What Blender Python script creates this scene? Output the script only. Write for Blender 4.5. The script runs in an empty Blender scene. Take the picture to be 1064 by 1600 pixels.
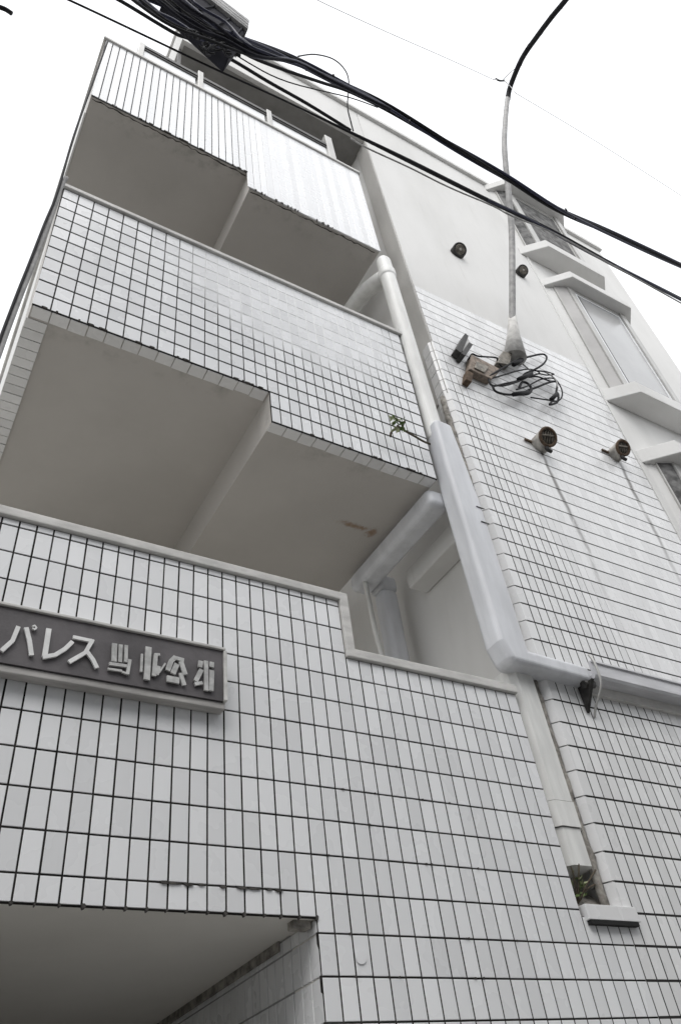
import bpy, bmesh, math, random
from mathutils import Vector, Matrix
random.seed(7)
SC = bpy.context.scene
C = SC.collection
# ------------------------------------------------------------------ camera, sky, sun, exposure
# layout unit: 1 = distance from the camera to the tiled front (S metres).  x right, y into the building (front at y=1), z above the eye
S = 2.3
EYE = 1.6
F_PX, YAW, PITCH, ROLL = 1218.15, 0.6252916, 0.74452453, -0.15401274
def cam_axes():
    cy, sy, cp, sp = math.cos(YAW), math.sin(YAW), math.cos(PITCH), math.sin(PITCH)
    w = Vector((sy*cp, cy*cp, sp)); r = Vector((cy, -sy, 0)); u = r.cross(w)
    return (r*math.cos(ROLL)+u*math.sin(ROLL)), (-r*math.sin(ROLL)+u*math.cos(ROLL)), w
CR, CU, CW = cam_axes()
def at(px, py, y):
    """photo pixel -> layout point on the plane y"""
    d = (px-532)/F_PX*CR - (py-800)/F_PX*CU + CW
    return d*(y/d.y)
def far_pt(px, py, dist):
    """photo pixel -> layout point at a distance along the sight line"""
    d = (px-532)/F_PX*CR - (py-800)/F_PX*CU + CW
    return d.normalized()*dist
def P(x, y, z): return Vector((x*S, (y-1)*S, EYE+z*S))
def PV(v): return P(v.x, v.y, v.z)
GZ = -EYE/S
cam = bpy.data.cameras.new('camera'); cam_o = bpy.data.objects.new('camera', cam); C.objects.link(cam_o)
cam.sensor_fit = 'VERTICAL'; cam.sensor_height = 24; cam.lens = 24*F_PX/1600
cam.clip_start = 0.05; cam.clip_end = 3000
m3 = Matrix((CR, CU, -CW)).transposed()
cam_o.matrix_world = Matrix.Translation((0, -S, EYE)) @ m3.to_4x4()
SC.camera = cam_o
world = bpy.data.worlds.new('World'); SC.world = world; world.use_nodes = True
wn = world.node_tree; wn.nodes.clear()
SUN_EL, SUN_AZ = math.radians(58), math.radians(215)      # azimuth clockwise from +Y
sky = wn.nodes.new('ShaderNodeTexSky'); sky.sky_type = 'NISHITA'; sky.sun_disc = False
sky.sun_elevation = SUN_EL; sky.sun_rotation = SUN_AZ; sky.air_density = 1.0; sky.dust_density = 5.0; sky.ozone_density = 0.6
hs = wn.nodes.new('ShaderNodeHueSaturation'); hs.inputs['Saturation'].default_value = 0.12
mixw = wn.nodes.new('ShaderNodeMix'); mixw.data_type = 'RGBA'; mixw.inputs['Factor'].default_value = 0.65
mixw.inputs[7].default_value = (11.5, 11.7, 12.0, 1)          # even cloud deck
bg = wn.nodes.new('ShaderNodeBackground'); bg.inputs['Strength'].default_value = 0.12
wo = wn.nodes.new('ShaderNodeOutputWorld')
wn.links.new(sky.outputs['Color'], hs.inputs['Color']); wn.links.new(hs.outputs['Color'], mixw.inputs[6])
wn.links.new(mixw.outputs[2], bg.inputs['Color']); wn.links.new(bg.outputs['Background'], wo.inputs['Surface'])
sun = bpy.data.lights.new('sun', 'SUN'); sun.energy = 0.9; sun.angle = math.radians(35); sun.color = (1, 0.975, 0.94)
sun_o = bpy.data.objects.new('sun', sun); C.objects.link(sun_o)
sd = Vector((math.sin(SUN_AZ)*math.cos(SUN_EL), math.cos(SUN_AZ)*math.cos(SUN_EL), math.sin(SUN_EL)))
sun_o.rotation_euler = sd.to_track_quat('Z', 'Y').to_euler(); sun_o.location = (0, -10, 30)
SC.view_settings.view_transform = 'Standard'; SC.view_settings.look = 'None'
SC.view_settings.exposure = 0.46; SC.view_settings.gamma = 1.0; SC.view_settings.use_curve_mapping = False
SC.render.engine = 'CYCLES'

# ------------------------------------------------------------------ materials
class NT:
    def __init__(s, name, rough=0.6, spec=0.4):
        s.m = bpy.data.materials.new(name); s.m.use_nodes = True; s.t = s.m.node_tree
        s.b = s.t.nodes['Principled BSDF']; s.b.inputs['Roughness'].default_value = rough
        s.b.inputs['Specular IOR Level'].default_value = spec
        g = s.n('ShaderNodeNewGeometry'); s.pos = g.outputs['Position']; s.isl = g.outputs['Random Per Island']
        s.oi = s.n('ShaderNodeObjectInfo').outputs['Random']
    def n(s, k): return s.t.nodes.new(k)
    def l(s, a, b): s.t.links.new(a, b)
    def put(s, node, i, v):
        if hasattr(v, 'is_output') or isinstance(v, bpy.types.NodeSocket): s.l(v, node.inputs[i])
        else: node.inputs[i].default_value = v
    def math(s, op, a, b=0.0, c=None, clamp=False):
        n = s.n('ShaderNodeMath'); n.operation = op; n.use_clamp = clamp
        s.put(n, 0, a); s.put(n, 1, b)
        if c is not None: s.put(n, 2, c)
        return n.outputs[0]
    def noise(s, scale, detail=4, rough=0.55, stretch=(1, 1, 1), dist=0.0):
        mp = s.n('ShaderNodeMapping'); mp.inputs['Scale'].default_value = stretch; s.l(s.pos, mp.inputs['Vector'])
        n = s.n('ShaderNodeTexNoise'); n.inputs['Scale'].default_value = scale; n.inputs['Detail'].default_value = detail
        n.inputs['Roughness'].default_value = rough; n.inputs['Distortion'].default_value = dist
        s.l(mp.outputs[0], n.inputs['Vector']); return n.outputs['Fac']
    def ramp(s, f, a, b, lo=0.0, hi=1.0):
        n = s.n('ShaderNodeMapRange'); n.inputs[1].default_value = a; n.inputs[2].default_value = b
        n.inputs[3].default_value = lo; n.inputs[4].default_value = hi; n.interpolation_type = 'SMOOTHSTEP'
        s.put(n, 0, f); return n.outputs[0]
    def mix(s, f, a, b, mode='MIX'):
        n = s.n('ShaderNodeMix'); n.data_type = 'RGBA'; n.blend_type = mode
        s.put(n, 0, f)
        for i, v in ((6, a), (7, b)):
            if isinstance(v, tuple): n.inputs[i].default_value = (*v[:3], 1)
            else: s.l(v, n.inputs[i])
        return n.outputs[2]
    def xyz(s):
        n = s.n('ShaderNodeSeparateXYZ'); s.l(s.pos, n.inputs[0]); return n.outputs
    def col(s, c):
        if isinstance(c, tuple): s.b.inputs['Base Color'].default_value = (*c, 1)
        else: s.l(c, s.b.inputs['Base Color'])
    def bump(s, h, strength=0.2, dist=0.002):
        n = s.n('ShaderNodeBump'); n.inputs['Strength'].default_value = strength; n.inputs['Distance'].default_value = dist
        s.l(h, n.inputs['Height']); s.l(n.outputs[0], s.b.inputs['Normal'])
    def ellipse(s, cx, cz, rx, rz, axes=(0, 2)):
        x = s.xyz(); a = s.math('DIVIDE', s.math('SUBTRACT', x[axes[0]], cx), rx); b = s.math('DIVIDE', s.math('SUBTRACT', x[axes[1]], cz), rz)
        return s.math('SQRT', s.math('ADD', s.math('MULTIPLY', a, a), s.math('MULTIPLY', b, b)))
M = {}
def simple(name, c, rough=0.6, var=0.15, scale=8, spec=0.4, stretch=(1, 1, 1), bump=0.0, metal=0.0):
    n = NT(name, rough, spec); d = tuple(v*(1-var) for v in c); e = tuple(min(1, v*(1+var*0.5)) for v in c)
    f = n.noise(scale, 5, 0.6, stretch)
    n.col(n.mix(n.ramp(f, 0.3, 0.7), d, e)); n.b.inputs['Metallic'].default_value = metal
    if bump: n.bump(n.noise(scale*18, 3), bump, 0.003)
    M[name] = n.m; return n
def tile_mat(name, c, dirt=0.5):
    n = NT(name, 0.28, 0.5)
    r = n.math('FRACT', n.math('ADD', n.isl, n.math('MULTIPLY', n.oi, 7.31)))
    base = n.mix(r, tuple(v*0.90 for v in c), tuple(min(1, v*1.045) for v in c))
    st = n.ramp(n.noise(2.2, 6, 0.65, (5, 5, 0.55)), 0.48, 0.82)           # vertical rain streaks
    base = n.mix(n.math('MULTIPLY', st, 0.32*dirt), base, (0.33, 0.31, 0.28))
    fl = n.ramp(n.noise(14, 6, 0.7), 0.58, 0.85)
    odd = n.ramp(n.math('FRACT', n.math('MULTIPLY', r, 13.7)), 0.93, 0.96)
    base = n.mix(n.math('MULTIPLY', odd, 0.35), base, tuple(v*0.80 for v in c))
    base = n.mix(n.math('MULTIPLY', fl, 0.12*dirt), base, (0.36, 0.34, 0.30))
    n.col(base); n.l(n.ramp(n.noise(5, 3), 0.3, 0.7, 0.22, 0.33), n.b.inputs['Roughness'])
    n.bump(n.noise(9, 2), 0.03, 0.004)
    M[name] = n.m; return n
tile_mat('tile', (0.745, 0.75, 0.758), 0.14)
# wing tiles: grime running down below the two lower vents
n = tile_mat('tile_wing', (0.735, 0.735, 0.735), 0.4)
def streak(n, cx, ztop, slope=0.0):
    x = n.xyz(); wob = n.math('MULTIPLY', n.math('SUBTRACT', n.noise(1.6, 3), 0.5), 0.16)
    dx = n.math('ABSOLUTE', n.math('ADD', n.math('SUBTRACT', x[0], cx), wob))
    core = n.ramp(dx, 0.004, 0.030, 1, 0); below = n.math('MULTIPLY', n.ramp(x[2], ztop-1.7, ztop-0.3), n.ramp(x[2], ztop-0.05, ztop+0.02, 1, 0))
    return n.math('MULTIPLY', n.math('MULTIPLY', core, below), n.ramp(n.noise(9, 4, 0.7, (1, 1, 0.25)), 0.28, 0.5))
old = n.b.inputs['Base Color'].links[0].from_socket
k = n.math('MAXIMUM', streak(n, 1.515*S, EYE+1.69*S), streak(n, 1.90*S, EYE+1.815*S))
n.col(n.mix(n.math('MULTIPLY', k, 0.9), old, (0.10, 0.093, 0.083)))
# grout: nearly black with soot, with a reflection painted pale over part of the first balcony
n = NT('grout_dark', 0.9, 0.2)
n.col(n.mix(n.ramp(n.noise(6, 4), 0.3, 0.75), (0.010, 0.0095, 0.009), (0.05, 0.046, 0.043))); M['grout_dark'] = n.m
n = NT('grout_reflection', 0.9, 0.2)
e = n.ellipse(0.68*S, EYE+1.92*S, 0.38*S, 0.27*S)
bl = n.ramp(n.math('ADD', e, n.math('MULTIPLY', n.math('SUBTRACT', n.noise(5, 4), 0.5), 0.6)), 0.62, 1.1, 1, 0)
n.col(n.mix(bl, (0.03, 0.029, 0.029), (0.82, 0.82, 0.82))); M['grout_reflection'] = n.m
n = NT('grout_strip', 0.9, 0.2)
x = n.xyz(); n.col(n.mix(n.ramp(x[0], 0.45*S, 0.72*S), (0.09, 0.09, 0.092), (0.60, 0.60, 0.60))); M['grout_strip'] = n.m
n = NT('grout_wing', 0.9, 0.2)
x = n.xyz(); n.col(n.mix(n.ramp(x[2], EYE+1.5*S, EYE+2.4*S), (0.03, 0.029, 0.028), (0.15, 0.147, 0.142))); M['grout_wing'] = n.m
# painted render
n = NT('plaster', 0.75, 0.3)
f = n.ramp(n.noise(1.1, 5, 0.6, (1.5, 1.5, 0.5)), 0.35, 0.75)
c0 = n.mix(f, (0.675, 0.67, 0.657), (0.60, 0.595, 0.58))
c0 = n.mix(n.math('MULTIPLY', n.ramp(n.noise(3.0, 6, 0.7, (5, 5, 0.35)), 0.55, 0.85), 0.35), c0, (0.38, 0.36, 0.33))
n.col(c0); n.bump(n.noise(140, 3), 0.15, 0.002); M['plaster'] = n.m
n = NT('inner_wall', 0.8, 0.3)
n.col(n.mix(n.ramp(n.noise(1.6, 5), 0.3, 0.75), (0.62, 0.60, 0.55), (0.52, 0.505, 0.465))); n.bump(n.noise(90, 3), 0.2, 0.002); M['inner_wall'] = n.m
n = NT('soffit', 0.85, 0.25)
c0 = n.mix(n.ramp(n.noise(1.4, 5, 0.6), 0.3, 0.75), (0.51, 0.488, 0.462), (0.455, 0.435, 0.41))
# rust weeping from the pipe joint on the lower balcony
e1 = n.ellipse(0.93*S, 0.235*S, 0.06*S, 0.012*S, (0, 1)); e2 = n.ellipse(0.985*S, 0.24*S, 0.02*S, 0.022*S, (0, 1))
ee = n.math('MINIMUM', e1, e2); ee = n.math('ADD', ee, n.math('MULTIPLY', n.math('SUBTRACT', n.noise(38, 6, 0.8), 0.5), 2.6))
x = n.xyz(); msk = n.math('MULTIPLY', n.ramp(ee, 0.1, 1.15, 1, 0), n.ramp(x[2], EYE+1.5*S, EYE+1.55*S, 1, 0))
msk = n.math('MULTIPLY', msk, n.ramp(x[2], EYE+1.2*S, EYE+1.25*S))
c0 = n.mix(n.math('MULTIPLY', msk, 0.8), c0, (0.25, 0.15, 0.085))
# soot line along the drip edge
c0 = n.mix(n.math('MULTIPLY', n.math('MULTIPLY', n.ramp(x[1], 0.03, 0.22, 1, 0), n.ramp(n.noise(7, 5, 0.7), 0.45, 0.75)), 0.55), c0, (0.14, 0.13, 0.115))
n.col(c0); n.bump(n.noise(60, 4), 0.15, 0.003); M['soffit'] = n.m
n = NT('entry_soffit', 0.8, 0.25)
c0 = n.mix(n.ramp(n.noise(1.8, 5), 0.3, 0.75), (0.74, 0.72, 0.68), (0.67, 0.65, 0.61))
n.col(c0); n.bump(n.noise(60, 4), 0.15, 0.003); M['entry_soffit'] = n.m
simple('coping', (0.55, 0.54, 0.52), 0.6, 0.2, 7, stretch=(1, 3, 3), bump=0.1)
simple('mortar', (0.34, 0.32, 0.29), 0.95, 0.55, 26, bump=0.8)
simple('pipe', (0.62, 0.63, 0.655), 0.38, 0.12, 3.2, stretch=(3, 3, 0.6))
simple('pipe_white', (0.70, 0.70, 0.68), 0.45, 0.14, 4, stretch=(3, 3, 0.6))
simple('gutter', (0.56, 0.56, 0.58), 0.4, 0.18, 5, stretch=(0.6, 3, 3))
simple('steel_dark', (0.05, 0.048, 0.046), 0.55, 0.4, 30, metal=0.4)
simple('aluminium', (0.47, 0.465, 0.45), 0.42, 0.12, 6, metal=0.2)
simple('rail_dark', (0.06, 0.058, 0.056), 0.5, 0.3, 10)
simple('panel_white', (0.80, 0.81, 0.82), 0.35, 0.06, 3)
simple('cable_black', (0.013, 0.013, 0.015), 0.75, 0.4, 12, spec=0.25)
simple('cable_navy', (0.022, 0.024, 0.05), 0.45, 0.3, 9)
simple('closure', (0.016, 0.016, 0.022), 0.85, 0.4, 14, spec=0.15)
simple('cable_grey', (0.30, 0.295, 0.29), 0.6, 0.3, 14)
simple('wire_pale', (0.52, 0.52, 0.53), 0.5, 0.1, 5)
simple('sign_plate', (0.098, 0.09, 0.094), 0.5, 0.3, 7, bump=0.2)
simple('sign_worn', (0.20, 0.195, 0.19), 0.6, 0.45, 22, bump=0.4)
simple('letter', (0.72, 0.72, 0.71), 0.4, 0.14, 16)
simple('letter_worn', (0.46, 0.46, 0.45), 0.5, 0.28, 26)
simple('rust', (0.11, 0.075, 0.05), 0.9, 0.5, 40, bump=0.6)
simple('box_brown', (0.26, 0.21, 0.17), 0.7, 0.45, 30, bump=0.3)
simple('vent_metal', (0.22, 0.20, 0.17), 0.5, 0.5, 30, metal=0.5)
simple('vent_pale', (0.42, 0.40, 0.37), 0.5, 0.4, 24, metal=0.2)
simple('hole_black', (0.012, 0.012, 0.012), 0.9, 0.2, 20)
simple('glass_pale', (0.40, 0.40, 0.40), 0.18, 0.10, 1.5, spec=0.5)
simple('glass_grey', (0.17, 0.17, 0.175), 0.3, 0.55, 9, spec=0.5)
simple('cheek', (0.44, 0.43, 0.42), 0.6, 0.1, 4)
simple('curtain', (0.42, 0.41, 0.39), 0.8, 0.15, 4)
simple('twig', (0.075, 0.06, 0.04), 0.9, 0.4, 60)
simple('leaf', (0.09, 0.14, 0.035), 0.6, 0.4, 60)
simple('leaf_pale', (0.32, 0.35, 0.20), 0.6, 0.3, 60)
simple('asphalt', (0.24, 0.235, 0.225), 0.9, 0.3, 30, bump=0.6)
simple('concrete', (0.30, 0.295, 0.28), 0.9, 0.2, 6, bump=0.4)
simple('house_wall', (0.26, 0.265, 0.275), 0.85, 0.15, 2, bump=0.2)
simple('house_roof', (0.12, 0.12, 0.125), 0.7, 0.2, 4)
simple('reveal_shade', (0.46, 0.45, 0.43), 0.6, 0.15, 4, stretch=(1,1,0.3))  # grey that carries the shade of the wing's side face
simple('soot', (0.07, 0.065, 0.06), 0.95, 0.5, 30, bump=0.5)
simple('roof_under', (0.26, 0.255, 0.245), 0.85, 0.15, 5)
simple('frame', (0.40, 0.385, 0.37), 0.6, 0.25, 12, stretch=(0.5,3,3))
simple('cone', (0.50, 0.49, 0.47), 0.75, 0.25, 20)
simple('grime_panel', (0.17, 0.168, 0.165), 0.85, 0.6, 11, bump=0.4, spec=0.2)
simple('paint', (0.75, 0.75, 0.73), 0.7, 0.15, 20)

# ------------------------------------------------------------------ mesh helpers
def link(name, me, mat, parent=None):
    o = bpy.data.objects.new(name, me); C.objects.link(o)
    if mat and not me.materials: me.materials.append(M[mat])
    if parent: o.parent = parent
    return o
def tag(o, label=None, cat=None, group=None, kind=None):
    for k_, v in (('label', label), ('category', cat), ('group', group), ('kind', kind)):
        if v: o[k_] = v
    return o
def empty(name, loc):
    o = bpy.data.objects.new(name, None); C.objects.link(o); o.location = loc; o.empty_display_size = 0.1
    return o
class MB:
    """collects faces given in layout units; build() makes one mesh object"""
    def __init__(s): s.v = []; s.f = []; s.sm = []
    def face_set(s, vs, fs, smooth=False):
        b = len(s.v); s.v += [Vector(v) for v in vs]; s.f += [tuple(i+b for i in f) for f in fs]; s.sm += [smooth]*len(fs); return s
    def box(s, x0, x1, y0, y1, z0, z1):
        return s.face_set([(x0,y0,z0),(x1,y0,z0),(x1,y1,z0),(x0,y1,z0),(x0,y0,z1),(x1,y0,z1),(x1,y1,z1),(x0,y1,z1)],
                          [(0,3,2,1),(4,5,6,7),(0,1,5,4),(1,2,6,5),(2,3,7,6),(3,0,4,7)])
    def prism_y(s, poly, y0, y1):       # poly (x,z) counter-clockwise seen from the street
        n_ = len(poly)
        return s.face_set([(x,y0,z) for x,z in poly]+[(x,y1,z) for x,z in poly],
                   [tuple(range(n_)), tuple(range(2*n_-1,n_-1,-1))]+[(i,i+n_,(i+1)%n_+n_,(i+1)%n_) for i in range(n_)])
    def prism_z(s, poly, z0, z1):       # poly (x,y) counter-clockwise from above
        n_ = len(poly)
        return s.face_set([(x,y,z0) for x,y in poly]+[(x,y,z1) for x,y in poly],
                   [tuple(range(n_-1,-1,-1)), tuple(range(n_,2*n_))]+[(i,(i+1)%n_,(i+1)%n_+n_,i+n_) for i in range(n_)])
    def sweep(s, pts, prof, up=Vector((0,0,1)), caps=True, smooth=True, scales=None):
        """prof: list of (a,b) offsets; pts: layout points"""
        pts = [Vector(p) for p in pts]; n_ = len(prof); vs = []
        t0 = (pts[1]-pts[0]).normalized()
        a = t0.cross(up)
        if a.length < 1e-4: a = t0.cross(Vector((0,1,0)))
        a.normalize()
        for i, p in enumerate(pts):
            if i == 0: t = t0
            elif i == len(pts)-1: t = (pts[-1]-pts[-2]).normalized()
            else: t = ((pts[i]-pts[i-1]).normalized()+(pts[i+1]-pts[i]).normalized()).normalized()
            a = (a - t*a.dot(t)).normalized(); b = t.cross(a)
            m = 1.0
            if 0 < i < len(pts)-1:
                cs = max(0.35, t.dot((pts[i]-pts[i-1]).normalized())); m = 1/cs
            k_ = scales[i] if scales else 1
            # stretch in the bend plane only
            bend = Vector((0,0,0))
            if 0 < i < len(pts)-1:
                bend = (pts[i+1]-pts[i]).normalized()-(pts[i]-pts[i-1]).normalized()
                bend = bend.normalized() if bend.length > 1e-5 else Vector((0,0,0))
            for (u_, w_) in prof:
                o = (a*u_+b*w_)*k_
                if m > 1: o = o + bend*(o.dot(bend))*(m-1)
                vs.append(p+o)
        fs = []
        for i in range(len(pts)-1):
            for j in range(n_):
                k2 = (j+1)%n_; fs.append((i*n_+j, i*n_+k2, (i+1)*n_+k2, (i+1)*n_+j))
        s.face_set(vs, fs, smooth)
        if caps:
            b0 = len(s.v)-len(vs)
            s.f += [tuple(b0+j for j in range(n_-1,-1,-1)), tuple(b0+(len(pts)-1)*n_+j for j in range(n_))]; s.sm += [False, False]
        return s
    def tube(s, pts, r, seg=8, scales=None, caps=True):
        return s.sweep(pts, [(r*math.cos(2*math.pi*i/seg), r*math.sin(2*math.pi*i/seg)) for i in range(seg)], scales=scales, caps=caps)
    def build(s, name, mat, parent=None, bevel=0.0, seg=2):
        me = bpy.data.meshes.new(name)
        me.from_pydata([PV(v) for v in s.v], [], s.f); me.polygons.foreach_set('use_smooth', s.sm)
        bm = bmesh.new(); bm.from_mesh(me)
        bmesh.ops.recalc_face_normals(bm, faces=bm.faces)
        if bevel:
            es = [e for e in bm.edges if len(e.link_faces) == 2 and e.calc_face_angle(0) > 0.6]
            bmesh.ops.bevel(bm, geom=es, offset=bevel*S, segments=seg, affect='EDGES', profile=0.5, clamp_overlap=True)
        bm.to_mesh(me); bm.free()
        o = link(name, me, mat)
        if parent is not None:
            o.parent = parent; o.matrix_parent_inverse = world_of(parent).inverted()
        return o
def world_of(o):
    m = o.matrix_basis.copy(); p = o
    while p.parent: m = p.parent.matrix_basis @ p.matrix_parent_inverse @ m if False else p.parent.matrix_basis @ (p.matrix_parent_inverse @ m); p = p.parent
    return m
def smooth_path(pts, n=6):
    pts = [Vector(p) for p in pts]; out = []
    for i in range(len(pts)-1):
        p0 = pts[max(0,i-1)]; p1 = pts[i]; p2 = pts[i+1]; p3 = pts[min(len(pts)-1,i+2)]
        for k_ in range(n):
            t = k_/n
            out.append(0.5*((2*p1)+(p2-p0)*t+(2*p0-5*p1+4*p2-p3)*t*t+(-p0+3*p1-3*p2+p3)*t**3))
    out.append(pts[-1]); return out
rnd = random.Random(3)
# ---- tiles.  A tile face stands proud of the grout bed (front at y = yf)
TH = 0.0013      # how proud, layout units (3 mm)
def tile_faces(mb, x0, x1, z0, z1, yf=1.0, th=TH, ch=0.0005, jit=True):
    j = (rnd.uniform(-1,1)*0.00012 if jit else 0); tx = rnd.uniform(-1,1)*0.00010 if jit else 0; tz = rnd.uniform(-1,1)*0.00010 if jit else 0
    yb = yf+th*1.6
    q = [(x0,z0,-tx-tz),(x1,z0,tx-tz),(x1,z1,tx+tz),(x0,z1,-tx+tz)]
    qi = [(x0+ch,z0+ch),(x1-ch,z0+ch),(x1-ch,z1-ch),(x0+ch,z1-ch)]
    vs = [(a,yf+j+c,b) for (a,b),(_,_,c) in zip(qi,q)]+[(a,yf+j+c+ch,b) for a,b,c in q]+[(a,yb,b) for a,b,_ in q]
    fs = [(0,1,2,3)]+[(i,i+4,(i+1)%4+4,(i+1)%4) for i in range(4)]+[(i+4,i+8,(i+1)%4+8,(i+1)%4+4) for i in range(4)]
    mb.face_set(vs, fs)
def edges(a, b, pitch, origin):
    k0 = math.ceil((a-origin)/pitch-1e-6); e_ = [a]
    k_ = k0
    while origin+k_*pitch < b-1e-6:
        v = origin+k_*pitch
        if v-e_[-1] > pitch*0.22: e_.append(v)
        k_ += 1
    if b-e_[-1] < pitch*0.22 and len(e_) > 1: e_.pop()
    e_.append(b); return e_

# ================================================================== THE SETTING
def struct(name, mb, mat): return tag(mb.build(name, mat), kind='structure')
K = lambda m: m/S
struct('ground', MB().box(-170, 170, -170, 170, GZ-0.2, GZ-0.01), 'concrete')
struct('road', MB().box(-170, 170, 1-K(4.6), 1-K(0.55), GZ-0.009, GZ-0.006), 'asphalt')
struct('gutter_kerb', MB().box(-170, 170, 1-K(0.55), 1-K(0.30), GZ-0.009, GZ+0.001), 'concrete')
struct('road_edge_line', MB().box(-170, 170, 1-K(0.85), 1-K(0.73), GZ-0.0055, GZ-0.004), 'paint')

# unseen house across the lane behind the viewer, added to darken the lower front
shade_house = empty('house', P(0, 1-K(6.9), GZ)); tag(shade_house, 'unseen grey house across the lane added to shade the tiled building', 'house')
hy = 1-K(5.3)
MB().box(-K(9), K(12), hy-K(7), hy, GZ-0.005, K(5.2)).build('wall', 'house_wall', shade_house)
MB().prism_z([(-K(9.4), hy-K(7.4)), (K(12.4), hy-K(7.4)), (K(12.4), hy+K(0.35)), (-K(9.4), hy+K(0.35))], K(5.2)+0.001, K(5.35)).build('roof', 'house_roof', shade_house)
for wx in (-6.5, -2.5, 1.5, 5.5, 9.0):
    for wz in (-0.7, 2.2):
        w1 = MB().box(K(wx-0.85), K(wx+0.85), hy-0.01, hy+0.012, K(wz), K(wz+1.2)).build('window', 'aluminium', shade_house)
        for sgn in (-1, 1): MB().box(K(wx+sgn*0.41-0.36), K(wx+sgn*0.41+0.36), hy+0.012, hy+0.016, K(wz+0.08), K(wz+1.12)).build('pane', 'glass_grey', w1)
# ================================================================== THE BUILDING
bld = empty('apartment_building', P(1.2, 1.5, GZ))
tag(bld, 'white tiled apartment building with stepped balconies and angled bay windows', 'building')
YB = 1.0+TH                                  # grout bed
# ---- street wall of the ground floor, with the entrance opening and the stepped top
XL, XR, XO, ZO = 0.030, 1.083, 0.578, 0.322
XW = 1.187                                  # left edge of the tiled wing
core = [(XL,GZ),(0.06,GZ),(0.06,ZO),(XO,ZO),(XO,GZ),(XW-0.0005,GZ),(XW-0.0005,0.345),(XR,0.345),(XR,0.761),(0.6843,0.761),(0.6843,0.888),(XL,0.888)]
gw = MB().prism_y(core, YB, 1.006).build('street_wall', 'grout_dark', bld)
cop = [(XL-0.006,0.888),(0.6843,0.888),(0.6843,0.761),(XR+0.002,0.761),(XR+0.002,0.780),(0.7028,0.780),(0.7028,0.906),(XL-0.006,0.906)]
MB().prism_y(core[:1]+[(0.0598,GZ),(0.0598,ZO+0.0002),(XO+0.0022,ZO+0.0002)]+core[4:], 1.0062, 1.0800).build('wall_core', 'entry_soffit', gw)
MB().prism_y(cop, 0.993, 1.088).build('coping', 'coping', gw, bevel=0.002)
ROW0, ROWP, COLP = 0.2512, 0.0519, 0.02658
zs_low = edges(GZ, 0.888, ROWP, ROW0)
J = 0.0027                                  # joint width
SIGN = (0.06, 0.4385, 0.603, 0.707)
def ground_rects():
    out = []
    xs = edges(XL, XW, COLP, XO)
    for zi in range(len(zs_low)-1):
        for xi in range(len(xs)-1):
            x0, x1, z0, z1 = xs[xi], xs[xi+1], zs_low[zi], zs_low[zi+1]
            pieces = [(x0,x1,z0,z1)]
            if 0.06 < (x0+x1)/2 < XO:        # opening
                if z1 <= ZO+1e-6: continue
                if z0 < ZO: pieces = [(x0,x1,ZO,z1)]
            res = []
            for (a,b,c,d) in pieces:
                cx = (a+b)/2
                top = 0.888 if cx < 0.6843 else (0.761 if cx < XR else 0.345)
                if a < 0.6843 < b:
                    b = 0.6843 if cx < 0.6843 else b; a = 0.6843 if cx >= 0.6843 and c < 0.761 else a
                if a < XR < b and c > 0.34: b = XR
                d = min(d, top)
                if d-c < 0.008 or b-a < 0.006: continue
                res.append((a,b,c,d))
            out += res
    return out
rects = ground_rects()
def vis_key(r):
    c = Vector(((r[0]+r[1])/2, 1.0, (r[2]+r[3])/2)); w = c.dot(CW); px = 532+F_PX*c.dot(CR)/w; py = 800-F_PX*c.dot(CU)/w
    full = (r[1]-r[0]) > COLP*0.95 and abs((r[3]-r[2])-ROWP) < 1e-4
    hid = SIGN[0] < c.x < SIGN[1] and SIGN[2] < r[2] and r[3] < SIGN[3]
    inside = -25 < px < 1085 and -25 < py < 1640
    return (inside and full and not hid), 1/c.length
cand = [r for r in rects if vis_key(r)[0]]
cand.sort(key=lambda r: -vis_key(r)[1])
singles = set(cand[:300])
tmb = MB(); hw, hh = (COLP-J)/2, (ROWP-J)/2
tile_faces(tmb, -hw, hw, -hh, hh, 0.0, jit=False)
tme = bpy.data.meshes.new('tile'); tme.from_pydata([v*S for v in tmb.v], [], tmb.f); tme.materials.append(M['tile'])
gwi = world_of(gw).inverted()
rest = MB()
for r in rects:
    if r in singles:
        o = link('tile', tme, None); o.parent = gw; o.matrix_parent_inverse = gwi
        o.location = P((r[0]+r[1])/2+rnd.uniform(-1,1)*0.00015, 1.0+rnd.uniform(-1,1)*0.00012, (r[2]+r[3])/2+rnd.uniform(-1,1)*0.00015)
        o.rotation_euler = (rnd.uniform(-1,1)*0.005, 0, rnd.uniform(-1,1)*0.006)
    else: tile_faces(rest, r[0]+J/2, r[1]-J/2, r[2]+J/2, r[3]-J/2)
tag(rest.build('small_tiles', 'tile', gw), kind='stuff')
MB().tube([Vector((0.6405,0.9985,0.2745)), Vector((0.6405,0.9999,0.2745))], 0.0085, 20).build('round_plug', 'tile', gw)

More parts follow.
